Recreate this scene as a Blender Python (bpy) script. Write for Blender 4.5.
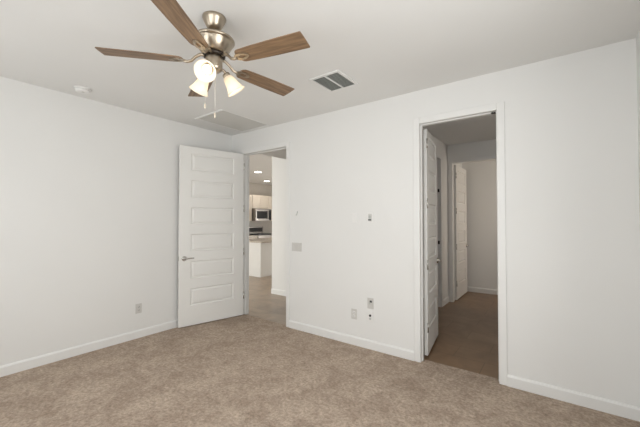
import bpy, bmesh, math, random
from mathutils import Vector, Matrix
random.seed(4)
PI = math.pi
S = bpy.context.scene
COL = S.collection
for o in list(bpy.data.objects):
    bpy.data.objects.remove(o)

# ------------------------------------------------------------------ camera
F_PX = 320.6
cam = bpy.data.cameras.new('camera')
cam.sensor_width = 36.0
cam.lens = F_PX / 640.0 * 36.0
cam.clip_start = 0.02
cam_o = bpy.data.objects.new('camera', cam)
COL.objects.link(cam_o)
cam_o.location = (0, 0, 1.43)
YAW = math.atan(237 / math.hypot(F_PX, 6))
PITCH = math.atan(6 / F_PX)
cam_o.rotation_euler = (PI / 2 + PITCH, 0, YAW)
S.camera = cam_o

# ------------------------------------------------------------------ light, sky, exposure
S.view_settings.view_transform = 'Standard'
S.view_settings.look = 'None'
S.view_settings.gamma = 1.0
S.view_settings.use_curve_mapping = False
S.view_settings.exposure = 0.0

W = bpy.data.worlds.new('sky')
S.world = W
W.use_nodes = True
wn = W.node_tree
bg = wn.nodes['Background']
bg.inputs['Color'].default_value = (0.80, 0.90, 1.0, 1)
bg.inputs['Strength'].default_value = 1.2


def area(name, loc, rot, sx, sy, power, color=(1, 1, 1), spread=PI):
    l = bpy.data.lights.new(name, 'AREA')
    l.shape = 'RECTANGLE'
    l.size, l.size_y = sx, sy
    l.energy = power
    l.color = color
    l.spread = spread
    o = bpy.data.objects.new(name, l)
    COL.objects.link(o)
    o.location = loc
    o.rotation_euler = rot
    return o


# lamps outside each window, shining in; several are added fill
area('daylight_bedroom', (-0.75, -1.02, 1.50), (-PI / 2, 0, PI), 2.2, 1.6, 50, (0.985, 0.99, 0.985))
area('fill_bedroom_left', (-3.15, -1.02, 1.50), (-PI / 2, 0, PI), 1.0, 1.6, 18, (0.995, 0.99, 0.97))  # added fill to lift the left wall and nearby ceiling
area('fill_bedroom_side', (0.78, 1.00, 1.50), (0, PI / 2, 0), 1.5, 1.4, 44, (1.0, 0.985, 0.95))  # added fill from the right, brightens the left wall
area('daylight_great_room', (-7.2, -0.35, 1.30), (-PI / 2, 0, PI), 2.8, 2.0, 192, (1.0, 1.0, 0.96))
area('fill_kitchen', (-4.9, 10.25, 1.25), (PI / 2, 0, PI), 0.8, 1.7, 120, (1.0, 0.97, 0.93))  # added fill for the kitchen ceiling and floor
area('fill_passage', (0.82, 3.95, 1.65), (0, PI / 2, 0), 1.0, 0.8, 3.6, (1.0, 0.76, 0.52))  # added warm fill, the passage is too dark without it
area('fill_bath', (0.82, 6.48, 1.65), (0, PI / 2, 0), 1.0, 0.7, 16, (1.0, 0.84, 0.68))  # added warm fill for the far wall beyond the passage


# ------------------------------------------------------------------ materials
def mat(name, color, rough=0.5, metal=0.0, bump=None, noise=None, emit=None, trans=0.0):
    m = bpy.data.materials.new(name)
    m.use_nodes = True
    nt = m.node_tree
    b = nt.nodes['Principled BSDF']
    b.inputs['Base Color'].default_value = (*color, 1)
    b.inputs['Roughness'].default_value = rough
    b.inputs['Metallic'].default_value = metal
    tc = nt.nodes.new('ShaderNodeTexCoord')
    if noise:
        sc, amt = noise
        n = nt.nodes.new('ShaderNodeTexNoise')
        n.inputs['Scale'].default_value = sc
        n.inputs['Detail'].default_value = 4
        nt.links.new(tc.outputs['Object'], n.inputs['Vector'])
        r = nt.nodes.new('ShaderNodeValToRGB')
        r.color_ramp.elements[0].position = 0.3
        r.color_ramp.elements[1].position = 0.7
        r.color_ramp.elements[0].color = (*[c * (1 - amt) for c in color], 1)
        r.color_ramp.elements[1].color = (*[min(1, c * (1 + amt)) for c in color], 1)
        nt.links.new(n.outputs['Fac'], r.inputs['Fac'])
        nt.links.new(r.outputs['Color'], b.inputs['Base Color'])
    if bump:
        sc, st, dist = bump
        n2 = nt.nodes.new('ShaderNodeTexNoise')
        n2.inputs['Scale'].default_value = sc
        n2.inputs['Detail'].default_value = 3
        nt.links.new(tc.outputs['Object'], n2.inputs['Vector'])
        bp = nt.nodes.new('ShaderNodeBump')
        bp.inputs['Strength'].default_value = st
        bp.inputs['Distance'].default_value = dist
        nt.links.new(n2.outputs['Fac'], bp.inputs['Height'])
        nt.links.new(bp.outputs['Normal'], b.inputs['Normal'])
    if emit:
        b.inputs['Emission Color'].default_value = (*emit[0], 1)
        b.inputs['Emission Strength'].default_value = emit[1]
    return m


M = {}
M['wall'] = mat('wall_paint', (0.80, 0.795, 0.775), 0.75, bump=(90, 0.06, 0.004), noise=(1.2, 0.01))
M['wall_greige'] = mat('greige_wall_paint', (0.57, 0.525, 0.47), 0.75, bump=(90, 0.06, 0.004), noise=(1.2, 0.01))
M['ceiling'] = mat('ceiling_paint', (0.81, 0.805, 0.785), 0.85, bump=(70, 0.08, 0.005), noise=(1.2, 0.01))
M['hatch'] = mat('hatch_board', (0.67, 0.66, 0.625), 0.8, noise=(6, 0.015))
M['trim'] = mat('trim_paint', (0.81, 0.805, 0.785), 0.45, noise=(3, 0.01))
M['door'] = mat('door_paint', (0.82, 0.81, 0.78), 0.42, bump=(160, 0.03, 0.002), noise=(3, 0.01))
M['plate_white'] = mat('white_plastic', (0.82, 0.81, 0.79), 0.35, noise=(20, 0.01))
M['plate_grey'] = mat('pale_grey_plastic', (0.62, 0.605, 0.575), 0.4, noise=(20, 0.02))
M['dark'] = mat('dark_plastic', (0.03, 0.03, 0.032), 0.5, noise=(20, 0.1))
M['nickel'] = mat('brushed_nickel', (0.44, 0.375, 0.295), 0.30, 1.0, noise=(40, 0.06))
M['chrome'] = mat('satin_chrome', (0.60, 0.58, 0.55), 0.25, 1.0, noise=(40, 0.05))
M['bronze'] = mat('dark_bronze', (0.05, 0.04, 0.032), 0.4, 0.8, noise=(40, 0.1))
M['steel'] = mat('stainless_steel', (0.27, 0.25, 0.23), 0.36, 1.0, noise=(30, 0.05))
M['black_glass'] = mat('black_glass', (0.012, 0.012, 0.014), 0.08, noise=(8, 0.1))
M['vent_fin'] = mat('grey_vent_metal', (0.50, 0.51, 0.48), 0.5, noise=(10, 0.04))
M['vent_dark'] = mat('grey_duct_mesh', (0.30, 0.31, 0.29), 0.8, noise=(10, 0.04))
M['cabinet'] = mat('cream_cabinet_paint', (0.74, 0.66, 0.565), 0.4, noise=(4, 0.01))
M['island'] = mat('island_white_paint', (0.83, 0.82, 0.79), 0.45, noise=(4, 0.01))
M['granite'] = mat('beige_granite', (0.55, 0.49, 0.42), 0.25, noise=(60, 0.22))
M['backsplash'] = mat('backsplash_tile', (0.50, 0.47, 0.43), 0.3, noise=(25, 0.05))
M['bulb'] = mat('lit_bulb', (1, 0.95, 0.85), 0.4, emit=((1.0, 0.90, 0.74), 1.7), noise=(5, 0.01))
M['downlight'] = mat('lit_downlight', (1, 0.97, 0.9), 0.4, emit=((1.0, 0.95, 0.86), 9), noise=(5, 0.01))
M['chain'] = mat('ball_chain', (0.75, 0.70, 0.62), 0.35, 0.7, noise=(300, 0.15))
M['fob'] = mat('chain_fob', (0.70, 0.62, 0.5), 0.4, 0.4, noise=(60, 0.1))


def wood_mat():
    m = bpy.data.materials.new('walnut_blade')
    m.use_nodes = True
    nt = m.node_tree
    b = nt.nodes['Principled BSDF']
    tc = nt.nodes.new('ShaderNodeTexCoord')
    mp = nt.nodes.new('ShaderNodeMapping')
    mp.inputs['Scale'].default_value = (2.2, 26, 10)
    n = nt.nodes.new('ShaderNodeTexNoise')
    n.inputs['Scale'].default_value = 2.2
    n.inputs['Detail'].default_value = 6
    n.inputs['Distortion'].default_value = 0.6
    r = nt.nodes.new('ShaderNodeValToRGB')
    r.color_ramp.elements[0].position = 0.28
    r.color_ramp.elements[0].color = (0.120, 0.070, 0.037, 1)
    r.color_ramp.elements[1].position = 0.75
    r.color_ramp.elements[1].color = (0.310, 0.195, 0.108, 1)
    nt.links.new(tc.outputs['Object'], mp.inputs['Vector'])
    nt.links.new(mp.outputs['Vector'], n.inputs['Vector'])
    nt.links.new(n.outputs['Fac'], r.inputs['Fac'])
    nt.links.new(r.outputs['Color'], b.inputs['Base Color'])
    b.inputs['Roughness'].default_value = 0.45
    return m


def carpet_mat():
    m = bpy.data.materials.new('beige_carpet')
    m.use_nodes = True
    nt = m.node_tree
    b = nt.nodes['Principled BSDF']
    b.inputs['Roughness'].default_value = 0.95
    b.inputs['Specular IOR Level'].default_value = 0.1
    tc = nt.nodes.new('ShaderNodeTexCoord')

    def noise(sc, det, dist=0.0, rough=0.5):
        n = nt.nodes.new('ShaderNodeTexNoise')
        n.inputs['Scale'].default_value = sc
        n.inputs['Detail'].default_value = det
        n.inputs['Distortion'].default_value = dist
        n.inputs['Roughness'].default_value = rough
        nt.links.new(tc.outputs['Object'], n.inputs['Vector'])
        return n
    med = noise(14, 5, 0.3, 0.6)
    big = noise(3.4, 9, 0.5, 0.66)
    fine = noise(42, 6, 0, 0.75)
    r1 = nt.nodes.new('ShaderNodeValToRGB')
    r1.color_ramp.elements[0].position = 0.41
    r1.color_ramp.elements[0].color = (0.405, 0.315, 0.246, 1)
    r1.color_ramp.elements[1].position = 0.60
    r1.color_ramp.elements[1].color = (0.560, 0.452, 0.362, 1)
    r2 = nt.nodes.new('ShaderNodeValToRGB')
    r2.color_ramp.elements[0].position = 0.33
    r2.color_ramp.elements[0].color = (0.52, 0.52, 0.52, 1)
    r2.color_ramp.elements[1].position = 0.62
    r2.color_ramp.elements[1].color = (1.16, 1.16, 1.16, 1)
    mx = nt.nodes.new('ShaderNodeMix')
    mx.data_type = 'RGBA'
    mx.blend_type = 'MULTIPLY'
    mx.inputs[0].default_value = 0.85
    cm = nt.nodes.new('ShaderNodeMix')
    cm.data_type = 'FLOAT'
    cm.inputs[0].default_value = 0.42
    nt.links.new(big.outputs['Fac'], cm.inputs[2])
    nt.links.new(med.outputs['Fac'], cm.inputs[3])
    nt.links.new(cm.outputs[0], r1.inputs['Fac'])
    nt.links.new(fine.outputs['Fac'], r2.inputs['Fac'])
    nt.links.new(r1.outputs['Color'], mx.inputs[6])
    nt.links.new(r2.outputs['Color'], mx.inputs[7])
    nt.links.new(mx.outputs[2], b.inputs['Base Color'])
    add = nt.nodes.new('ShaderNodeMath')
    add.operation = 'MULTIPLY_ADD'
    add.inputs[1].default_value = 2.2
    nt.links.new(big.outputs['Fac'], add.inputs[0])
    nt.links.new(fine.outputs['Fac'], add.inputs[2])
    bp = nt.nodes.new('ShaderNodeBump')
    bp.inputs['Strength'].default_value = 0.6
    bp.inputs['Distance'].default_value = 0.012
    nt.links.new(add.outputs[0], bp.inputs['Height'])
    nt.links.new(bp.outputs['Normal'], b.inputs['Normal'])
    return m


def tile_mat(name, k, c1, c2):
    m = bpy.data.materials.new(name)
    m.use_nodes = True
    nt = m.node_tree
    b = nt.nodes['Principled BSDF']
    b.inputs['Roughness'].default_value = 0.32
    tc = nt.nodes.new('ShaderNodeTexCoord')
    mp = nt.nodes.new('ShaderNodeMapping')
    mp.inputs['Rotation'].default_value = (0, 0, 0)
    br = nt.nodes.new('ShaderNodeTexBrick')
    br.offset = 0.5
    br.inputs['Scale'].default_value = 1.0
    br.inputs['Brick Width'].default_value = 0.6
    br.inputs['Row Height'].default_value = 0.3
    br.inputs['Mortar Size'].default_value = 0.004
    br.inputs['Color1'].default_value = (*c1, 1)
    br.inputs['Color2'].default_value = (*c2, 1)
    br.inputs['Mortar'].default_value = (*[c * k for c in c1], 1)
    n = nt.nodes.new('ShaderNodeTexNoise')
    n.inputs['Scale'].default_value = 3.5
    n.inputs['Detail'].default_value = 6
    n.inputs['Distortion'].default_value = 1.2
    r = nt.nodes.new('ShaderNodeValToRGB')
    r.color_ramp.elements[0].position = 0.3
    r.color_ramp.elements[0].color = (0.8, 0.8, 0.8, 1)
    r.color_ramp.elements[1].position = 0.7
    r.color_ramp.elements[1].color = (1.15, 1.15, 1.15, 1)
    mx = nt.nodes.new('ShaderNodeMix')
    mx.data_type = 'RGBA'
    mx.blend_type = 'MULTIPLY'
    mx.inputs[0].default_value = 1
    nt.links.new(tc.outputs['Object'], mp.inputs['Vector'])
    nt.links.new(mp.outputs['Vector'], br.inputs['Vector'])
    nt.links.new(tc.outputs['Object'], n.inputs['Vector'])
    nt.links.new(n.outputs['Fac'], r.inputs['Fac'])
    nt.links.new(br.outputs['Color'], mx.inputs[6])
    nt.links.new(r.outputs['Color'], mx.inputs[7])
    nt.links.new(mx.outputs[2], b.inputs['Base Color'])
    return m


def glass_pane_mat():
    m = bpy.data.materials.new('window_glass')
    m.use_nodes = True
    nt = m.node_tree
    nt.nodes.remove(nt.nodes['Principled BSDF'])
    out = nt.nodes['Material Output']
    t = nt.nodes.new('ShaderNodeBsdfTransparent')
    g = nt.nodes.new('ShaderNodeBsdfGlossy')
    g.inputs['Roughness'].default_value = 0.02
    mx = nt.nodes.new('ShaderNodeMixShader')
    mx.inputs[0].default_value = 0.06
    nt.links.new(t.outputs[0], mx.inputs[1])
    nt.links.new(g.outputs[0], mx.inputs[2])
    nt.links.new(mx.outputs[0], out.inputs['Surface'])
    return m


def shade_mat():
    m = bpy.data.materials.new('frosted_shade_glass')
    m.use_nodes = True
    nt = m.node_tree
    nt.nodes.remove(nt.nodes['Principled BSDF'])
    out = nt.nodes['Material Output']
    d = nt.nodes.new('ShaderNodeBsdfDiffuse')
    d.inputs['Color'].default_value = (0.92, 0.88, 0.80, 1)
    t = nt.nodes.new('ShaderNodeBsdfTranslucent')
    t.inputs['Color'].default_value = (1.0, 0.93, 0.82, 1)
    g = nt.nodes.new('ShaderNodeBsdfGlossy')
    g.inputs['Roughness'].default_value = 0.2
    mx = nt.nodes.new('ShaderNodeMixShader')
    mx.inputs[0].default_value = 0.55
    mx2 = nt.nodes.new('ShaderNodeMixShader')
    mx2.inputs[0].default_value = 0.06
    nt.links.new(d.outputs[0], mx.inputs[1])
    nt.links.new(t.outputs[0], mx.inputs[2])
    nt.links.new(mx.outputs[0], mx2.inputs[1])
    nt.links.new(g.outputs[0], mx2.inputs[2])
    nt.links.new(mx2.outputs[0], out.inputs['Surface'])
    return m


M['wood'] = wood_mat()
M['carpet'] = carpet_mat()
M['tile'] = tile_mat('lit_floor_tile', .7, (0.345, 0.255, 0.180), (0.385, 0.290, 0.208))  # lit copy of the floor tile, brighter kitchen light put into the colour
M['tile_shaded'] = tile_mat('shaded_floor_tile', .7, (0.225, 0.137, 0.077), (0.258, 0.161, 0.093))  # shaded copy of the same tile, passage dimness painted into the colour
M['glass'] = glass_pane_mat()
M['shade'] = shade_mat()


# ------------------------------------------------------------------ helpers
def box(bm, x0, x1, y0, y1, z0, z1, mx=None):
    vs = [bm.verts.new((x, y, z)) for z in (z0, z1) for y in (y0, y1) for x in (x0, x1)]
    if mx is not None:
        for v in vs:
            v.co = mx @ v.co
    for f in ((0, 2, 3, 1), (4, 5, 7, 6), (0, 1, 5, 4), (2, 6, 7, 3), (0, 4, 6, 2), (1, 3, 7, 5)):
        bm.faces.new([vs[i] for i in f])
    return vs


def lathe(bm, prof, n=32, mx=None, smooth=True, caps=True):
    rings = []
    for r, z in prof:
        if r < 1e-6:
            v = bm.verts.new((0, 0, z))
            rings.append([v])
        else:
            rings.append([bm.verts.new((r * math.cos(2 * PI * k / n), r * math.sin(2 * PI * k / n), z)) for k in range(n)])
    allv = [v for r in rings for v in r]
    fs = []
    for a, b in zip(rings, rings[1:]):
        for k in range(n):
            k2 = (k + 1) % n
            if len(a) == 1 and len(b) == 1:
                continue
            if len(a) == 1:
                fs.append(bm.faces.new((a[0], b[k], b[k2])))
            elif len(b) == 1:
                fs.append(bm.faces.new((a[k], b[0], a[k2])))
            else:
                fs.append(bm.faces.new((a[k], b[k], b[k2], a[k2])))
    if caps:
        for r in (rings[0], rings[-1]):
            if len(r) > 1:
                bm.faces.new(r)
    if smooth:
        for f in fs:
            f.smooth = True
    if mx is not None:
        for v in allv:
            v.co = mx @ v.co


def tube(bm, pts, rad, n=10, mx=None):
    pts = [Vector(p) for p in pts]
    rads = rad if isinstance(rad, (list, tuple)) else [rad] * len(pts)
    rings = []
    up = None
    for i, p in enumerate(pts):
        d = (pts[min(i + 1, len(pts) - 1)] - pts[max(i - 1, 0)]).normalized()
        if up is None:
            up = Vector((0, 0, 1)) if abs(d.z) < 0.9 else Vector((1, 0, 0))
        s = d.cross(up).normalized()
        up = s.cross(d).normalized()
        rings.append([bm.verts.new(p + (s * math.cos(2 * PI * k / n) + up * math.sin(2 * PI * k / n)) * rads[i]) for k in range(n)])
    for a, b in zip(rings, rings[1:]):
        for k in range(n):
            f = bm.faces.new((a[k], a[(k + 1) % n], b[(k + 1) % n], b[k]))
            f.smooth = True
    bm.faces.new(rings[0])
    bm.faces.new(rings[-1])
    if mx is not None:
        for r in rings:
            for v in r:
                v.co = mx @ v.co


def prism(bm, outline, z0, z1, mx=None):
    a = [bm.verts.new((x, y, z0)) for x, y in outline]
    b = [bm.verts.new((x, y, z1)) for x, y in outline]
    bm.faces.new(a[::-1])
    bm.faces.new(b)
    n = len(a)
    for k in range(n):
        bm.faces.new((a[k], a[(k + 1) % n], b[(k + 1) % n], b[k]))
    if mx is not None:
        for v in a + b:
            v.co = mx @ v.co


def obj(name, bm, m, parent=None, loc=(0, 0, 0), rot=(0, 0, 0), bevel=0.0, seg=2):
    bmesh.ops.recalc_face_normals(bm, faces=bm.faces)
    me = bpy.data.meshes.new(name)
    bm.to_mesh(me)
    bm.free()
    me.materials.append(M[m])
    o = bpy.data.objects.new(name, me)
    COL.objects.link(o)
    o.location = loc
    o.rotation_euler = rot
    if parent:
        o.parent = parent
    if bevel:
        b = o.modifiers.new('bevel', 'BEVEL')
        b.width = bevel
        b.segments = seg
        b.limit_method = 'ANGLE'
        b.angle_limit = math.radians(40)
    return o


def boxes(name, lst, m, parent=None, **k):
    bm = bmesh.new()
    for b in lst:
        box(bm, *b)
    return obj(name, bm, m, parent, **k)


def tag(o, label=None, cat=None, group=None, kind=None):
    if label:
        o['label'] = label
    if cat:
        o['category'] = cat
    if group:
        o['group'] = group
    if kind:
        o['kind'] = kind
    return o


def empty(name, loc=(0, 0, 0), rz=0.0):
    o = bpy.data.objects.new(name, None)
    o.empty_display_size = 0.1
    COL.objects.link(o)
    o.location = loc
    o.rotation_euler = (0, 0, rz)
    return o


def struct(name, lst, m, label, cat, **k):
    return tag(boxes(name, lst, m, **k), label, cat, kind='structure')


def copy_tree(o, parent=None):
    c = o.copy()
    COL.objects.link(c)
    c.parent = parent
    for ch in list(o.children):
        copy_tree(ch, c)
    return c


# ------------------------------------------------------------------ room shell
CE = 2.743
XL, XR, YB, YF = -4.09, 0.475, 3.205, -0.73       # bedroom faces
YB2 = 3.325                                        # back face of the door wall
D1 = (-3.815, -2.925)                              # doorway to the hall and kitchen
D2 = (-1.112, -0.420)                              # doorway to the bathroom passage
DH = 2.418
DH2 = 2.400
FT = -0.012                                        # tile level

struct('floor', [(XL - .12, XR + .12, YF - .12, YB + .02, -0.10, 0.0),
                 (D1[0] + .001, D1[1] - .001, YB + .02, YB + .035, -.0115, 0.0),
                 (D2[0] - .029, D2[1] - .001, YB + .02, YB + .085, -.0115, 0.0)], 'carpet',
       'beige mottled carpet covering the bedroom floor', 'carpet floor')
struct('floor', [(-9.2, -1.76, YB + .02, 10.2, -0.12, FT), (-9.2, XL - .12, -0.25, YB + .02, -0.12, FT)], 'tile',
       'tiled floor of the hall and kitchen beyond the left doorway, bright light painted in', 'tile floor')
struct('floor', [(-1.76, 1.2, YB + .02, 7.2, -0.12, FT), (-2.7, -1.76, 4.62, 7.2, -0.118, FT + .001)], 'tile_shaded',
       'tiled floor of the passage beyond the right doorway, dim light painted in', 'tile floor')

# ceiling of the bedroom, with a hole for the attic hatch
HX0, HX1, HY0, HY1 = -3.755, -3.215, 2.375, 3.130
struct('ceiling', [(XL - .12, HX0, YF - .12, YB2, CE, CE + .15), (HX1, XR + .12, YF - .12, YB2, CE, CE + .15),
                   (HX0, HX1, YF - .12, HY0, CE, CE + .15), (HX0, HX1, HY1, YB2, CE, CE + .15)], 'ceiling',
       'white flat ceiling over the bedroom', 'ceiling')
struct('ceiling', [(-9.2, 1.2, YB2, 10.2, CE, CE + .15), (-9.2, XL - .12, -0.25, YB2, CE, CE + .15)], 'ceiling',
       'pale ceiling over the kitchen and passages beyond the doorways', 'ceiling')
struct('ceiling', [(-3.66, -1.82, YB2, 4.5, 2.44, CE)], 'ceiling',
       'lowered shaded soffit just inside the kitchen doorway', 'soffit')

struct('wall_left', [(XL - .12, XL, YF - .12, YB2, -.1, CE)], 'wall', 'long white wall left of the open door', 'wall')
struct('wall_back', [(XL, D1[0], YB, YB2, -.1, CE), (D1[0], D1[1], YB, YB2, DH, CE),
                     (D1[1], D2[0], YB, YB + .075, -.1, CE),
                     (D1[1], D2[0] - .03, YB + .075, YB2, -.1, CE), (D2[0] - .03, D2[0], YB + .075, YB2, DH2, CE),
                     (D2[0], D2[1], YB, YB2, DH2, CE),
                     (D2[1], XR + .12, YB, YB2, -.1, CE)], 'wall', 'white wall with two tall doorways', 'wall')
struct('wall_right', [(XR, XR + .12, YF - .12, .28, -.1, CE), (XR, XR + .12, 1.72, YB, -.1, CE),
                      (XR, XR + .12, .28, 1.72, -.1, .82), (XR, XR + .12, .28, 1.72, 2.22, CE)], 'wall', 'white wall at the right edge of the photo', 'wall')
WX0, WX1, WZ0, WZ1 = -1.90, 0.35, 0.72, 2.28
struct('wall_front', [(XL, -3.65, YF - .12, YF, -.1, CE), (-2.65, WX0, YF - .12, YF, -.1, CE),
                      (-3.65, -2.65, YF - .12, YF, -.1, WZ0), (-3.65, -2.65, YF - .12, YF, WZ1, CE), (WX1, XR, YF - .12, YF, -.1, CE),
                      (WX0, WX1, YF - .12, YF, -.1, WZ0), (WX0, WX1, YF - .12, YF, WZ1, CE)], 'wall',
       'white window wall behind the viewer', 'wall')
# great room and kitchen
GX0, GX1, GZ0, GZ1 = -8.3, -5.5, 0.4, 2.4
struct('wall_kitchen_left', [(-8.92, -8.80, -0.25, 10.1, -.1, CE)], 'wall_greige', 'kitchen wall behind the range and cabinets', 'wall')
struct('wall_kitchen_back', [(-8.92, -5.3, 10.0, 10.12, -.1, CE), (-4.5, -4.38, 10.0, 10.12, -.1, CE),
                            (-5.3, -4.5, 10.0, 10.12, -.1, .4), (-5.3, -4.5, 10.0, 10.12, 2.1, CE)], 'wall', 'far end wall of the kitchen', 'wall')
struct('wall_kitchen_front', [(-8.92, GX0, -.25, -.13, -.1, CE), (GX1, XL - .12, -.25, -.13, -.1, CE),
                              (GX0, GX1, -.25, -.13, -.1, GZ0), (GX0, GX1, -.25, -.13, GZ1, CE)], 'wall',
       'window wall of the great room', 'wall')
struct('wall_hall_back', [(-4.50, -1.70, 4.5, 4.62, -.1, CE), (-4.50, -4.38, 4.62, 10.0, -.1, CE)], 'wall',
       'bright cream wall seen through the kitchen doorway', 'wall')
struct('wall_hall_right', [(-1.82, -1.70, YB2, 4.5, -.1, CE)], 'wall', 'end wall of the small hall by the kitchen doorway', 'wall')
# bathroom passage
PX = -1.55
PY = 5.90
struct('wall_passage_left', [(PX - .12, PX, YB2, 4.55, -.1, CE), (PX - .12, PX, 5.45, PY, -.1, CE),
                             (PX - .12, PX, 4.55, 5.45, 2.43, CE)], 'wall',
       'shaded left wall of the bathroom passage with a dark doorway', 'wall')
struct('wall_passage_back', [(PX - .12, -1.47, PY, PY + .1, -.1, CE), (-1.47, -.30, PY, PY + .1, 2.42, CE),
                             (-.30, .72, PY, PY + .1, -.1, CE)], 'wall',
       'shaded wall across the passage with a wide doorway', 'wall')
struct('wall_passage_right', [(0.60, .72, YB2, 3.5, -.1, CE), (.60, .72, 4.4, 6.13, -.1, CE), (.60, .72, 6.83, 7.1, -.1, CE),
                              (.60, .72, 3.5, 4.4, -.1, 1.15), (.60, .72, 3.5, 4.4, 2.15, CE),
                              (.60, .72, 6.13, 6.83, -.1, 1.15), (.60, .72, 6.13, 6.83, 2.15, CE)], 'wall', 'right wall of the bathroom passage', 'wall')
struct('wall_bath_back', [(-2.7, .72, 6.98, 7.1, -.1, CE)], 'wall', 'far bathroom wall behind the second passage door', 'wall')
struct('wall_bath_left', [(-2.70, -2.58, 4.62, 6.98, -.1, CE), (-2.58, PX - .12, PY, PY + .1, -.1, CE),
                          (PX - .12, PX, PY + .1, 6.98, -.1, CE)], 'wall', 'inner wall of the dark closet off the passage', 'wall')


# ------------------------------------------------------------------ trim
def baseboard(name, runs, label):
    """runs: (x0,y0,x1,y1,nx,ny) along the wall foot, normal pointing into the room"""
    bm = bmesh.new()
    for x0, y0, x1, y1, nx, ny, z in runs:
        prof = [(0, 0), (.016, 0), (.016, .080), (.008, .093), (0, .096)]
        a = [bm.verts.new((x0 + nx * d, y0 + ny * d, z + h)) for d, h in prof]
        b = [bm.verts.new((x1 + nx * d, y1 + ny * d, z + h)) for d, h in prof]
        n = len(prof)
        for k in range(n):
            bm.faces.new((a[k], a[(k + 1) % n], b[(k + 1) % n], b[k]))
        bm.faces.new(a)
        bm.faces.new(b)
    return tag(obj(name, bm, 'trim'), label, 'baseboard', kind='structure')


CW = 0.062      # casing width
baseboard('baseboard_left', [(XL, YF, XL, YB, 1, 0, 0)], 'white baseboard along the long left wall')
baseboard('baseboard_back', [(D1[1] + CW, YB, D2[0] - CW, YB, 0, -1, 0), (D2[1] + CW, YB, XR, YB, 0, -1, 0)],
          'white baseboard along the wall with two doorways')
baseboard('baseboard_right', [(XR, YF, XR, YB - .016, -1, 0, 0)], 'white baseboard along the right wall')
baseboard('baseboard_front', [(XL + .016, YF, XR - .016, YF, 0, 1, 0)], 'white baseboard below the bedroom window')
baseboard('baseboard_hall', [(-4.50, 4.5, -1.82, 4.5, 0, -1, FT)], 'white baseboard of the bright wall beyond the kitchen doorway')
baseboard('baseboard_passage', [(PX, 5.52, PX, PY, 1, 0, FT), (PX, YB2, PX, 4.48, 1, 0, FT)], 'baseboard of the passage left wall')
baseboard('baseboard_bath', [(PX, 6.98, .6, 6.98, 0, -1, FT)], 'baseboard of the far bathroom wall')


def casing(name, x0, x1, zt, yf, label, side=-1, base=0.0, jamb=True, jy=(YB, YB2), stop_y=.050):
    """flat casing around an opening in a wall parallel to X, plus jamb lining"""
    t = 0.014
    y0, y1 = (yf - t, yf) if side < 0 else (yf, yf + t)
    L = [(x0 - CW, x0, y0, y1, base, zt + CW), (x1, x1 + CW, y0, y1, base, zt + CW), (x0, x1, y0, y1, zt, zt + CW)]
    o = boxes(name, L, 'trim', bevel=.004)
    if jamb:
        st = .010
        ym = jy[0] + stop_y
        boxes('jamb_stop', [(x0, x0 + st, ym + .0, ym + .035, base, zt), (x1 - st, x1, ym, ym + .035, base, zt),
                            (x0 + st, x1 - st, ym, ym + .035, zt - st, zt)], 'trim', o, bevel=.002)
    return tag(o, label, 'door trim', kind='structure')


casing('trim_1', D1[0], D1[1], DH, YB, 'white casing around the kitchen doorway')
casing('trim_2', D2[0], D2[1], DH2, YB, 'white casing around the bathroom passage doorway', stop_y=.03)
casing('trim_3', -1.47, -.30, 2.42, PY, 'shaded casing around the far passage doorway', base=FT, jamb=False)
struct('trim_4', [(PX, PX + .014, 5.45, 5.515, FT, 2.495), (PX, PX + .014, 4.485, 4.55, FT, 2.495),
                  (PX, PX + .014, 4.55, 5.45, 2.43, 2.495)], 'trim', 'casing around the dark closet doorway in the passage',
       'door trim', bevel=.003)


# ------------------------------------------------------------------ windows out of view, several added for fill light
def window(name, x0, x1, z0, z1, y, label):
    L = [(x0, x1, y, y + .06, z0, z0 + .05), (x0, x1, y, y + .06, z1 - .05, z1),
         (x0, x0 + .05, y, y + .06, z0 + .05, z1 - .05), (x1 - .05, x1, y, y + .06, z0 + .05, z1 - .05),
         ((x0 + x1) / 2 - .025, (x0 + x1) / 2 + .025, y, y + .06, z0 + .05, z1 - .05)]
    o = boxes(name, L, 'trim', bevel=.004)
    boxes('pane', [(x0 + .05, x1 - .05, y + .028, y + .032, z0 + .05, z1 - .05)], 'glass', o)
    return tag(o, label, 'window', kind='structure')


window('window_1', WX0, WX1, WZ0, WZ1, YF - .11, 'white framed bedroom window behind the viewer')
window('fill_window_7', -3.65, -2.65, WZ0, WZ1, YF - .11, 'narrower bedroom window behind the viewer, added for fill light')  # unseen window added for the left fill lamp
window('window_2', GX0, GX1, GZ0, GZ1, -.24, 'wide great room window out of view')


window('fill_window_3', -5.3, -4.5, .4, 2.1, 10.03, 'kitchen window out of view, added for fill light')  # unseen window added for the kitchen fill lamp


def side_window(name, y0, y1, z0, z1, x, label):
    L = [(x, x + .06, y0, y1, z0, z0 + .05), (x, x + .06, y0, y1, z1 - .05, z1),
         (x, x + .06, y0, y0 + .05, z0 + .05, z1 - .05), (x, x + .06, y1 - .05, y1, z0 + .05, z1 - .05)]
    o = boxes(name, L, 'trim', bevel=.004)
    boxes('pane', [(x + .028, x + .032, y0 + .05, y1 - .05, z0 + .05, z1 - .05)], 'glass', o)
    return tag(o, label, 'window', kind='structure')


side_window('fill_window_6', .28, 1.72, .82, 2.22, XR + .05, 'bedroom side window out of view, added for fill light')  # unseen window added to let side fill reach the left wall
side_window('fill_window_4', 3.5, 4.4, 1.15, 2.15, .63, 'small passage window out of view, added for fill light')  # unseen window added to brighten the passage
side_window('fill_window_5', 6.13, 6.83, 1.15, 2.15, .63, 'small bathroom window out of view, added for fill light')  # unseen window added to brighten the bathroom end


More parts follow.
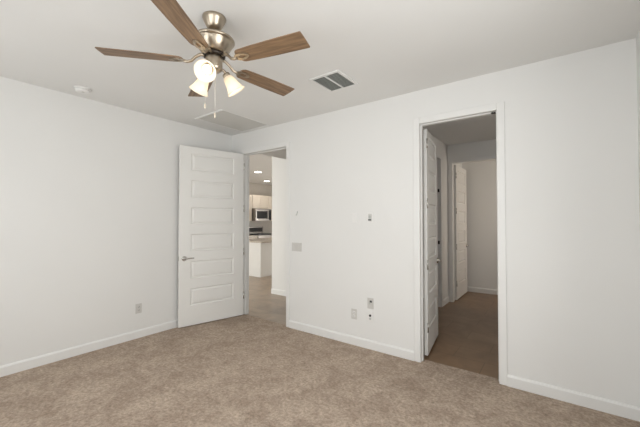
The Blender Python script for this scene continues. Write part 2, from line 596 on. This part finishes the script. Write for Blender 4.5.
# ------------------------------------------------------------------ panelled doors
def door_leaf_bm(w, h, t):
    """leaf in local x 0..w (hinge at 0), y 0..t, z 0..h with six raised panels on both faces"""
    bm = bmesh.new()
    st = 0.150
    bot, ph, pitch = 0.262, 0.232, 0.3635
    xs = [0, st, w - st, w]
    zs = [0]
    for k in range(6):
        zs += [bot + pitch * k, bot + pitch * k + ph]
    zs.append(h)
    if w < .8:
        xs = [0, .115, w - .115, w]

    def face(y, sgn):
        for i in range(3):
            for j in range(len(zs) - 1):
                x0, x1, z0, z1 = xs[i], xs[i + 1], zs[j], zs[j + 1]
                if i == 1 and j % 2 == 1:
                    rings = []
                    for ins, dep in ((0, 0), (.009, .0125), (.020, .0125), (.040, .003)):
                        yy = y + sgn * dep
                        rings.append([bm.verts.new(c) for c in ((x0 + ins, yy, z0 + ins), (x1 - ins, yy, z0 + ins),
                                                                (x1 - ins, yy, z1 - ins), (x0 + ins, yy, z1 - ins))])
                    for a, b in zip(rings, rings[1:]):
                        for k in range(4):
                            bm.faces.new((a[k], a[(k + 1) % 4], b[(k + 1) % 4], b[k]))
                    bm.faces.new(rings[-1])
                else:
                    bm.faces.new([bm.verts.new(c) for c in ((x0, y, z0), (x1, y, z0), (x1, y, z1), (x0, y, z1))])
    face(0, 1)
    face(t, -1)
    for a, b in (((0, 0), (w, 0)), ((0, h), (w, h))):
        z = a[1]
        for i in range(3):
            bm.faces.new([bm.verts.new(c) for c in ((xs[i], 0, z), (xs[i + 1], 0, z), (xs[i + 1], t, z), (xs[i], t, z))])
    for x in (0, w):
        for j in range(len(zs) - 1):
            bm.faces.new([bm.verts.new(c) for c in ((x, 0, zs[j]), (x, t, zs[j]), (x, t, zs[j + 1]), (x, 0, zs[j + 1]))])
    bmesh.ops.remove_doubles(bm, verts=bm.verts, dist=1e-5)
    return bm


def lever_bm(x, z, t, toward, both=True):
    bm = bmesh.new()
    for s, y in ((-1, 0.0), (1, t)):
        R = Matrix.Translation((x, y, z)) @ Matrix.Rotation(PI / 2 if s < 0 else -PI / 2, 4, 'X')
        lathe(bm, [(.0, -.001), (.034, -.001), (.034, .006), (.029, .013), (.016, .018), (.013, .042), (.0, .044)], 20, R)
        yy = y + s * .040
        tube(bm, [(x, yy, z), (x + toward * .03, yy + s * .006, z + .001), (x + toward * .075, yy + s * .004, z + .003),
                  (x + toward * .115, yy, z + .001)], [.0095, .009, .008, .007], 10)
    return bm


def make_door(name, hinge, ang, w, h, t, z, label, hinge_side, knuckle_y, lever_mat='chrome', lz=.90):
    """ang = world direction of the leaf from its hinge (degrees)"""
    e = empty(name, (*hinge, z), math.radians(ang))
    tag(e, label, 'door', kind='structure')
    obj('leaf', door_leaf_bm(w, h, t), 'door', e, bevel=.0015)
    obj('lever_handle', lever_bm(w - .065, lz, t, -1), lever_mat, e)
    boxes('latch_plate', [(w - .0005, w + .0015, t / 2 - .012, t / 2 + .012, lz - .03, lz + .03)], lever_mat, e)
    for hz in (.29, .94, 1.58, 2.21):
        bm = bmesh.new()
        lathe(bm, [(.0065, hz - .05), (.0065, hz + .05)], 12, Matrix.Translation((-.006, knuckle_y, 0)))
        box(bm, -.0015, 0, min(knuckle_y, t - .004), max(knuckle_y, .004) , hz - .05, hz + .05)
        obj('hinge', bm, 'chrome', e)
    return e


# kitchen door, swung back almost against the left wall
hx, hy = D1[0] + .002, YB - .016
tx, ty = -4.028, 2.300
ang = math.degrees(math.atan2(ty - hy, tx - hx))
dl = math.hypot(tx - hx, ty - hy)
# room-side (visible) face is at local y = t side: direction rotated +90
make_door('door_1', (hx + .0, hy), ang, dl, 2.403, .035, .012,
          'white six panel door standing open beside the left wall', 'left', .040)
# bathroom passage door
make_door('door_2', (-1.091, YB2 + .035), 98.0, .70, 2.368, .035, .018,
          'white six panel door opened into the bathroom passage, hinge edge facing us', 'left', -.004, lz=.915)
# far door in the passage
make_door('door_3', (-1.440, PY + .125), 90.0, .83, 2.405, .035, .004,
          'far six panel door standing open at the end of the passage', 'left', -.004, lz=.915)


# ------------------------------------------------------------------ ceiling fan
FC = (-1.781, 1.251)
fan = empty('ceiling_fan', (*FC, CE))
tag(fan, 'five blade walnut and nickel ceiling fan with three lit glass shades', 'ceiling fan')


def Z(z):
    return z - CE


bm = bmesh.new()
lathe(bm, [(.0, 0), (.074, 0), (.075, -.008), (.069, -.022), (.052, -.055), (.042, -.072), (.030, -.078), (.0, -.078)], 36)
obj('canopy', bm, 'nickel', fan)
bm = bmesh.new()
lathe(bm, [(.0125, -.07), (.0125, Z(2.61))], 16)
lathe(bm, [(.0, Z(2.634)), (.020, Z(2.634)), (.026, Z(2.624)), (.026, Z(2.604)), (.0, Z(2.604))], 20)
obj('downrod', bm, 'nickel', fan)
bm = bmesh.new()
lathe(bm, [(.0, Z(2.610)), (.060, Z(2.610)), (.118, Z(2.602)), (.129, Z(2.596)), (.131, Z(2.588)), (.127, Z(2.582)), (.119, Z(2.579)),
           (.117, Z(2.572)), (.109, Z(2.552)), (.094, Z(2.528)), (.080, Z(2.512)), (.074, Z(2.506)), (.0, Z(2.506))], 48)
obj('motor_housing', bm, 'nickel', fan)
bm = bmesh.new()
lathe(bm, [(.0, Z(2.507)), (.068, Z(2.507)), (.071, Z(2.500)), (.071, Z(2.488)), (.060, Z(2.484)), (.0, Z(2.484))], 36)
obj('flywheel', bm, 'bronze', fan)
bm = bmesh.new()
lathe(bm, [(.0, Z(2.486)), (.050, Z(2.486)), (.053, Z(2.478)), (.053, Z(2.415)), (.049, Z(2.400)), (.034, Z(2.388)), (.014, Z(2.382)),
           (.012, Z(2.372)), (.0, Z(2.368))], 36)
hub = obj('light_kit_hub', bm, 'nickel', fan)

BA = 12.75
ZB = Z(2.450)
for k in range(5):
    a = math.radians(BA + 72 * k + (1.8 if k == 4 else 0))
    pitch = math.radians(-9.5)
    R = Matrix.Rotation(a, 4, 'Z')
    # blade, built flat in its own frame
    pts = []
    r0, r1, w0, w1 = .185, .662, .056, .068
    for i in range(9):                      # rounded root
        t = PI / 2 + PI * i / 8
        pts.append((r0 + .034 + .034 * math.cos(t), w0 * math.sin(t)))
    pts += [(.30, -.061), (.45, -.066), (r1 - .005, -w1), (r1, -w1 + .005), (r1 + .002, 0), (r1, w1 - .005), (r1 - .005, w1), (.45, .066), (.30, .061)]
    bm = bmesh.new()
    prism(bm, pts, -.003, .003)
    b = obj('blade', bm, 'wood', fan, (0, 0, ZB), (0, 0, 0), bevel=.0012, seg=1)
    b.rotation_euler = (Matrix.Rotation(a, 4, 'Z') @ Matrix.Rotation(pitch, 4, 'X')).to_euler()
    # blade iron: arm and open leaf-shaped plate under the blade
    bm = bmesh.new()
    tube(bm, [(.060, 0, .042), (.085, 0, .040), (.115, 0, .022), (.140, 0, -.004), (.165, 0, -.010), (.185, 0, -.0085)],
         [.012, .010, .0085, .0085, .0095, .010], 10)
    n = 20
    ou, inn = [], []
    for i in range(n):
        t = 2 * PI * i / n
        wv = .030 * (1 - .25 * math.cos(t))
        ou.append((.222 + .052 * math.cos(t), wv * math.sin(t)))
        inn.append((.226 + .026 * math.cos(t), wv * .40 * math.sin(t)))
    for z0, z1 in ((-.0085, -.0032),):
        V = {}
        for nm, ring in (('o', ou), ('i', inn)):
            for z in (z0, z1):
                V[nm, z] = [bm.verts.new((x, y, z)) for x, y in ring]
        for i in range(n):
            j = (i + 1) % n
            bm.faces.new((V['o', z0][i], V['o', z0][j], V['i', z0][j], V['i', z0][i]))
            bm.faces.new((V['o', z1][i], V['o', z1][j], V['i', z1][j], V['i', z1][i]))
            bm.faces.new((V['o', z0][i], V['o', z0][j], V['o', z1][j], V['o', z1][i]))
            bm.faces.new((V['i', z0][i], V['i', z0][j], V['i', z1][j], V['i', z1][i]))
    for px, py in ((.180, 0), (.264, 0), (.222, .021), (.222, -.021)):
        lathe(bm, [(.0, -.0115), (.0035, -.0112), (.0055, -.0088), (.0055, -.007)], 10, Matrix.Translation((px, py, 0)))
    b2 = obj('blade_iron', bm, 'nickel', fan, (0, 0, ZB), (0, 0, 0))
    b2.rotation_euler = b.rotation_euler

for az, tilt in ((308, 38), (65, 55), (185, 52)):
    DEL = math.radians(tilt)
    a = math.radians(az)
    u = Vector((math.cos(a), math.sin(a), 0))
    ax = Vector((math.cos(a) * math.cos(DEL), math.sin(a) * math.cos(DEL), -math.sin(DEL)))
    neck = u * .076 + Vector((0, 0, Z(2.388)))
    bm = bmesh.new()
    tube(bm, [u * .045 + Vector((0, 0, Z(2.412))), u * .056 + Vector((0, 0, Z(2.413))), u * .068 + Vector((0, 0, Z(2.404))), neck],
         [.010, .009, .009, .011], 12)
    q = ax.to_track_quat('Z', 'Y').to_matrix().to_4x4()
    T = Matrix.Translation(neck) @ q
    lathe(bm, [(.0, -.006), (.020, -.006), (.025, .0), (.026, .022), (.022, .026), (.0, .026)], 24, T)
    arm = obj('lamp_arm', bm, 'nickel', fan)
    bm = bmesh.new()
    pr = [(.023, .014), (.030, .020), (.035, .036), (.040, .062), (.047, .090), (.058, .114), (.066, .124)]
    inn = [(r - .0025, z + .0005) for r, z in pr[::-1]]
    lathe(bm, pr + inn + [pr[0]], 40, T, caps=False)
    obj('glass_shade', bm, 'shade', arm)
    bm = bmesh.new()
    lathe(bm, [(.0, .024), (.013, .026), (.014, .038), (.021, .052), (.027, .068), (.027, .078), (.021, .091), (.010, .098), (.0, .100)], 24, T)
    obj('bulb', bm, 'bulb', arm)
    pl = bpy.data.lights.new('bulb_light', 'POINT')
    pl.energy = 0.28
    pl.color = (1.0, 0.86, 0.68)
    pl.shadow_soft_size = .03
    po = bpy.data.objects.new('bulb_light', pl)
    COL.objects.link(po)
    po.parent = arm
    po.location = neck + ax * .125

for (dx, dy, z1) in ((.044, -.022, 2.085), (-.032, -.043, 2.155)):
    bm = bmesh.new()
    tube(bm, [(dx, dy, Z(2.425)), (dx, dy, Z(z1) + .02)], .0014, 6)
    c = obj('pull_chain', bm, 'chain', fan)
    bm = bmesh.new()
    lathe(bm, [(.0, .0), (.003, .002), (.0055, .014), (.0055, .026), (.003, .034), (.0, .036)], 12, Matrix.Translation((dx, dy, Z(z1) - .014)))
    obj('fob', bm, 'fob', c)


# ------------------------------------------------------------------ ceiling fittings
v = empty('ceiling_vent', (-1.690, 2.515, CE))
tag(v, 'white ceiling register with two grey louvred halves', 'air vent')
vx, vy = .165, .185
boxes('frame', [(-vx, vx, -vy, -vy + .028, -.010, 0), (-vx, vx, vy - .028, vy, -.010, 0),
                (-vx, -vx + .028, -vy + .028, vy - .028, -.010, 0), (vx - .028, vx, -vy + .028, vy - .028, -.010, 0),
                (-.008, .008, -vy + .028, vy - .028, -.010, 0)], 'trim', v, bevel=.002)
boxes('backing', [(-vx + .02, vx - .02, -vy + .02, vy - .02, -.0025, -.0005)], 'vent_dark', v)
for s in (-1, 1):
    bm = bmesh.new()
    for k in range(14):
        y = -vy + .036 + k * (2 * vy - .072) / 13
        T = Matrix.Translation((s * .0725, y, -.0065)) @ Matrix.Rotation(math.radians(38), 4, 'X')
        box(bm, -.064, .064, -.0085, .0085, -.0006, .0006, T)
    obj('louvres', bm, 'vent_fin', v)

sd = empty('smoke_detector', (-3.815, 1.15, CE))
tag(sd, 'round white smoke detector on the ceiling near the left wall', 'smoke detector')
bm = bmesh.new()
lathe(bm, [(.0, 0), (.074, 0), (.074, -.010), (.068, -.013), (.0, -.013)], 36)
obj('mounting_base', bm, 'plate_white', sd)
bm = bmesh.new()
lathe(bm, [(.0, -.012), (.060, -.012), (.062, -.024), (.052, -.036), (.030, -.040), (.0, -.040)], 36)
obj('body', bm, 'plate_white', sd)
bm = bmesh.new()
lathe(bm, [(.0, -.0395), (.012, -.0395), (.012, -.042), (.0, -.042)], 16, Matrix.Translation((.02, 0, 0)))
obj('test_button', bm, 'plate_grey', sd)

at = empty('attic_hatch', ((HX0 + HX1) / 2, (HY0 + HY1) / 2, CE))
tag(at, 'rectangular attic hatch panel in the ceiling above the open door', 'attic hatch')
ax_, ay_ = (HX1 - HX0) / 2, (HY1 - HY0) / 2
boxes('frame', [(-ax_ - .012, ax_ + .012, -ay_ - .022, -ay_, -.014, 0), (-ax_ - .012, ax_ + .012, ay_, ay_ + .012, -.003, 0),
                (-ax_ - .012, -ax_, -ay_, ay_, -.003, 0), (ax_, ax_ + .012, -ay_, ay_, -.003, 0)], 'trim', at, bevel=.002)
boxes('panel', [(-ax_, ax_, -ay_, ay_, .002, .03)], 'hatch', at)

for x, y, lab in ((-6.63, 6.09, 'nearer lit recessed downlight in the kitchen ceiling'),
                  (-7.95, 7.70, 'farther lit recessed downlight in the kitchen ceiling')):
    d = empty('recessed_light', (x, y, CE))
    tag(d, lab, 'ceiling light', 'recessed kitchen downlights')
    bm = bmesh.new()
    lathe(bm, [(.125, 0), (.125, -.006), (.100, -.008), (.098, 0)], 28, caps=False)
    obj('trim_ring', bm, 'trim', d)
    bm = bmesh.new()
    lathe(bm, [(.0, -.001), (.099, -.001), (.099, -.004), (.0, -.004)], 28)
    obj('diffuser', bm, 'downlight', d)
    sp = bpy.data.lights.new('downlight_lamp', 'SPOT')
    sp.energy = 18
    sp.color = (1, .93, .82)
    sp.spot_size = math.radians(140)
    sp.shadow_soft_size = .08
    so = bpy.data.objects.new('downlight_lamp', sp)
    COL.objects.link(so)
    so.parent = d
    so.location = (0, 0, -.02)


# ------------------------------------------------------------------ wall plates (local: x along wall, -y out of wall)
def plate(name, loc, rz, w, h, m, label, cat, group=None):
    e = empty(name, loc, rz)
    tag(e, label, cat, group)
    boxes('cover_plate', [(-w / 2, w / 2, -.006, 0, -h / 2, h / 2)], m, e, bevel=.003)
    return e


def outlet(loc, rz, m, m2, label, group=None, dark=False):
    e = plate('electrical_outlet', loc, rz, .072, .116, m, label, 'outlet', group)
    for s in (-1, 1):
        bm = bmesh.new()
        box(bm, -.017, .017, -.009, -.005, s * .020 - .0145, s * .020 + .0145)
        r = obj('receptacle', bm, 'dark' if dark else m2, e, bevel=.002)
        boxes('slots', [(-.0085, -.0055, -.0096, -.0088, s * .020 - .004, s * .020 + .006),
                        (.0055, .0085, -.0096, -.0088, s * .020 - .004, s * .020 + .006),
                        (-.003, .003, -.0096, -.0088, s * .020 - .011, s * .020 - .006)], 'dark', r)
    return e


outlet((XL, 1.834, .353), PI / 2, 'plate_grey', 'plate_grey', 'grey outlet low on the left wall')
outlet((-1.881, YB, .348), 0, 'plate_grey', 'plate_white', 'pale outlet low on the wall, left of the outlet stack')

# white plate with two dark round jacks
e = plate('jack_plate', (-1.674, YB, .353), 0, .070, .114, 'plate_white', 'white plate with two dark jacks, lowest of the wall plates', 'wall plate')
for z, r, m in ((.014, .013, 'dark'), (-.020, .012, 'vent_fin')):
    bm = bmesh.new()
    lathe(bm, [(.0, 0), (r, 0), (r, .006), (r * .5, .008), (0, .008)], 14, Matrix.Translation((0, -.005, z)) @ Matrix.Rotation(PI / 2, 4, 'X'))
    obj('jack', bm, m, e)
# recessed plates
for z, lab in ((.500, 'recessed grey media plate directly above the white jack plate'),
               (1.452, 'recessed media plate with a dark opening, beside the high switch')):
    e = plate('media_plate', (-1.672, YB, z), 0, .074, .118, 'plate_white' if z > 1 else 'plate_grey', lab, 'wall plate')
    boxes('recess', [(-.022, .022, -.0075, -.005, -.042, .042)], 'plate_grey' if z > 1 else 'plate_grey', e)
    if z > 1:
        boxes('bracket', [(-.012, .012, -.016, -.007, -.008, .022), (-.018, .018, -.018, -.007, -.034, -.016)], 'vent_fin', e, bevel=.002)
        boxes('opening', [(-.018, .018, -.0195, -.017, -.032, -.020)], 'dark', e)
    else:
        boxes('opening', [(-.006, .020, -.0095, -.007, .012, .034)], 'dark', e)
        boxes('cable_stub', [(-.012, .002, -.014, -.007, -.010, .016)], 'vent_fin', e, bevel=.002)

e = plate('light_switch', (-1.868, YB, 1.452), 0, .072, .116, 'plate_white', 'single white switch plate at chest height mid wall', 'light switch')
boxes('rocker', [(-.016, .016, -.010, -.005, -.033, .033)], 'plate_white', e, bevel=.002)

e = plate('light_switch', (-2.745, YB, 1.070), 0, .165, .112, 'plate_grey', 'three gang grey switch plate right of the kitchen doorway', 'light switch')
for k in (-1, 0, 1):
    boxes('rocker', [(k * .046 - .016, k * .046 + .016, -.010, -.005, -.033, .033)], 'plate_grey', e, bevel=.002)

e = empty('wall_hook', (-2.742, YB, 1.515))
tag(e, 'tiny grey hook above the three gang switch plate', 'hook')
boxes('hook_base', [(-.016, .014, -.005, 0, -.030, .036)], 'plate_white', e, bevel=.002)
bm = bmesh.new()
tube(bm, [(.008, -.004, .022), (.009, -.012, .0), (.009, -.018, -.020), (.004, -.024, -.030), (-.003, -.026, -.022)], .005, 8)
obj('hook_arm', bm, 'vent_fin', e)

# small dark catch at the head of the passage doorway
tag(boxes('ball_catch', [(D2[1] - .050, D2[1] - .012, YB + .03, YB + .06, DH2 - .012, DH2)], 'bronze', bevel=.002),
    'small dark catch at the top right of the passage doorway', 'door catch')
# strike plates on the passage closet jamb
for z, lab in ((1.05, 'dark strike plate on the closet jamb at handle height'), (1.91, 'dark hinge plate high on the closet jamb')):
    tag(boxes('strike_plate', [(PX - .040, PX - .012, 5.436, 5.45, z - .028, z + .028)], 'dark', bevel=.002), lab, 'strike plate')

# ------------------------------------------------------------------ kitchen
isl = empty('kitchen_island', (-5.95, 5.56, FT))
tag(isl, 'white kitchen island with a beige stone top', 'kitchen island')
boxes('body', [(-.95, 0, 0, 2.1, 0, .86)], 'island', isl, bevel=.003)
boxes('countertop', [(-.99, .10, -.04, 2.14, .86, .90)], 'granite', isl, bevel=.004)
boxes('toe_board', [(-.955, .005, -.006, 2.106, 0, .09)], 'island', isl, bevel=.002)
boxes('outlet_cover', [(-.135, -.065, -.006, 0, .62, .735)], 'plate_white', isl, bevel=.002)


def shaker(bm, x, y0, y1, z0, z1):
    """door facing +X at plane x"""
    r = .055
    box(bm, x, x + .012, y0, y1, z0, z1)
    box(bm, x + .012, x + .02, y0, y0 + r, z0, z1)
    box(bm, x + .012, x + .02, y1 - r, y1, z0, z1)
    box(bm, x + .012, x + .02, y0 + r, y1 - r, z0, z0 + r)
    box(bm, x + .012, x + .02, y0 + r, y1 - r, z1 - r, z1)


WXK = -8.797
rng = empty('range', (WXK, 7.50, FT))
tag(rng, 'stainless steel range with a black control panel', 'range')
boxes('body', [(.02, .66, .004, .756, .03, .90)], 'steel', rng, bevel=.003)
boxes('cooktop', [(.02, .68, .004, .756, .90, .92)], 'black_glass', rng, bevel=.003)
boxes('backguard', [(.02, .10, .004, .756, .92, 1.19)], 'steel', rng, bevel=.006)
boxes('control_panel', [(.10, .106, .05, .71, 1.00, 1.15)], 'black_glass', rng)
boxes('oven_door', [(.66, .69, .03, .73, .22, .80)], 'black_glass', rng, bevel=.004)
boxes('oven_handle', [(.72, .74, .06, .70, .74, .76), (.69, .72, .08, .10, .74, .76), (.69, .72, .66, .68, .74, .76)], 'steel', rng, bevel=.003)
for k, (gx, gy) in enumerate(((.22, .2), (.22, .56), (.5, .2), (.5, .56))):
    bm = bmesh.new()
    for s in (-.1, 0, .1):
        box(bm, gx - .12, gx + .12, gy + s - .006, gy + s + .006, .925, .945)
        box(bm, gx + s - .006, gx + s + .006, gy - .12, gy + .12, .92, .945)
    obj('grate', bm, 'dark', rng)

mw = empty('microwave', (WXK + .005, 7.50, 1.38))
tag(mw, 'stainless over the range microwave with a dark window', 'microwave')
boxes('body', [(.0, .49, .004, .756, 0, .42)], 'steel', mw, bevel=.004)
boxes('door', [(.49, .515, .01, .62, .03, .39)], 'steel', mw, bevel=.004)
boxes('window', [(.515, .519, .06, .54, .08, .34)], 'black_glass', mw)
boxes('control_panel', [(.49, .513, .63, .75, .03, .39)], 'black_glass', mw, bevel=.003)
boxes('handle', [(.535, .55, .57, .59, .06, .36), (.515, .535, .57, .59, .06, .08), (.515, .535, .57, .59, .34, .36)], 'steel', mw, bevel=.002)


def upper(y0, y1, z0, label, nd):
    c = empty('wall_cabinet', (WXK, y0, z0))
    tag(c, label, 'cabinet', 'cream upper cabinets')
    h = 2.29 - z0
    d = y1 - y0
    boxes('body', [(.0, .33, .002, d - .002, 0, h)], 'cabinet', c, bevel=.002)
    for k in range(nd):
        bm = bmesh.new()
        shaker(bm, .33, k * d / nd + .004, (k + 1) * d / nd - .004, .006, h - .006)
        obj('door', bm, 'cabinet', c)
    return c


upper(6.55, 7.49, 1.38, 'cream upper cabinet left of the microwave', 2)
upper(7.50, 8.26, 1.815, 'short cream cabinet above the microwave', 2)
upper(8.27, 9.2, 1.38, 'cream upper cabinet right of the microwave', 2)


def base_cab(y0, y1, label):
    c = empty('base_cabinet', (WXK, y0, FT))
    tag(c, label, 'cabinet', 'cream base cabinets')
    d = y1 - y0
    boxes('body', [(.0, .60, .002, d - .002, .0, .86)], 'cabinet', c, bevel=.002)
    for k in range(2):
        bm = bmesh.new()
        shaker(bm, .60, k * d / 2 + .004, (k + 1) * d / 2 - .004, .10, .68)
        obj('door', bm, 'cabinet', c)
        bm = bmesh.new()
        shaker(bm, .60, k * d / 2 + .004, (k + 1) * d / 2 - .004, .69, .85)
        obj('drawer', bm, 'cabinet', c)
    boxes('countertop', [(.0, .65, .0, d, .86, .90)], 'granite', c, bevel=.004)


base_cab(6.40, 7.495, 'cream base cabinet left of the range')
base_cab(8.265, 9.3, 'cream base cabinet right of the range')
struct('trim_5', [(WXK, WXK + .008, 6.4, 9.3, .90, 1.375)], 'backsplash', 'grey tiled backsplash behind the range', 'backsplash')
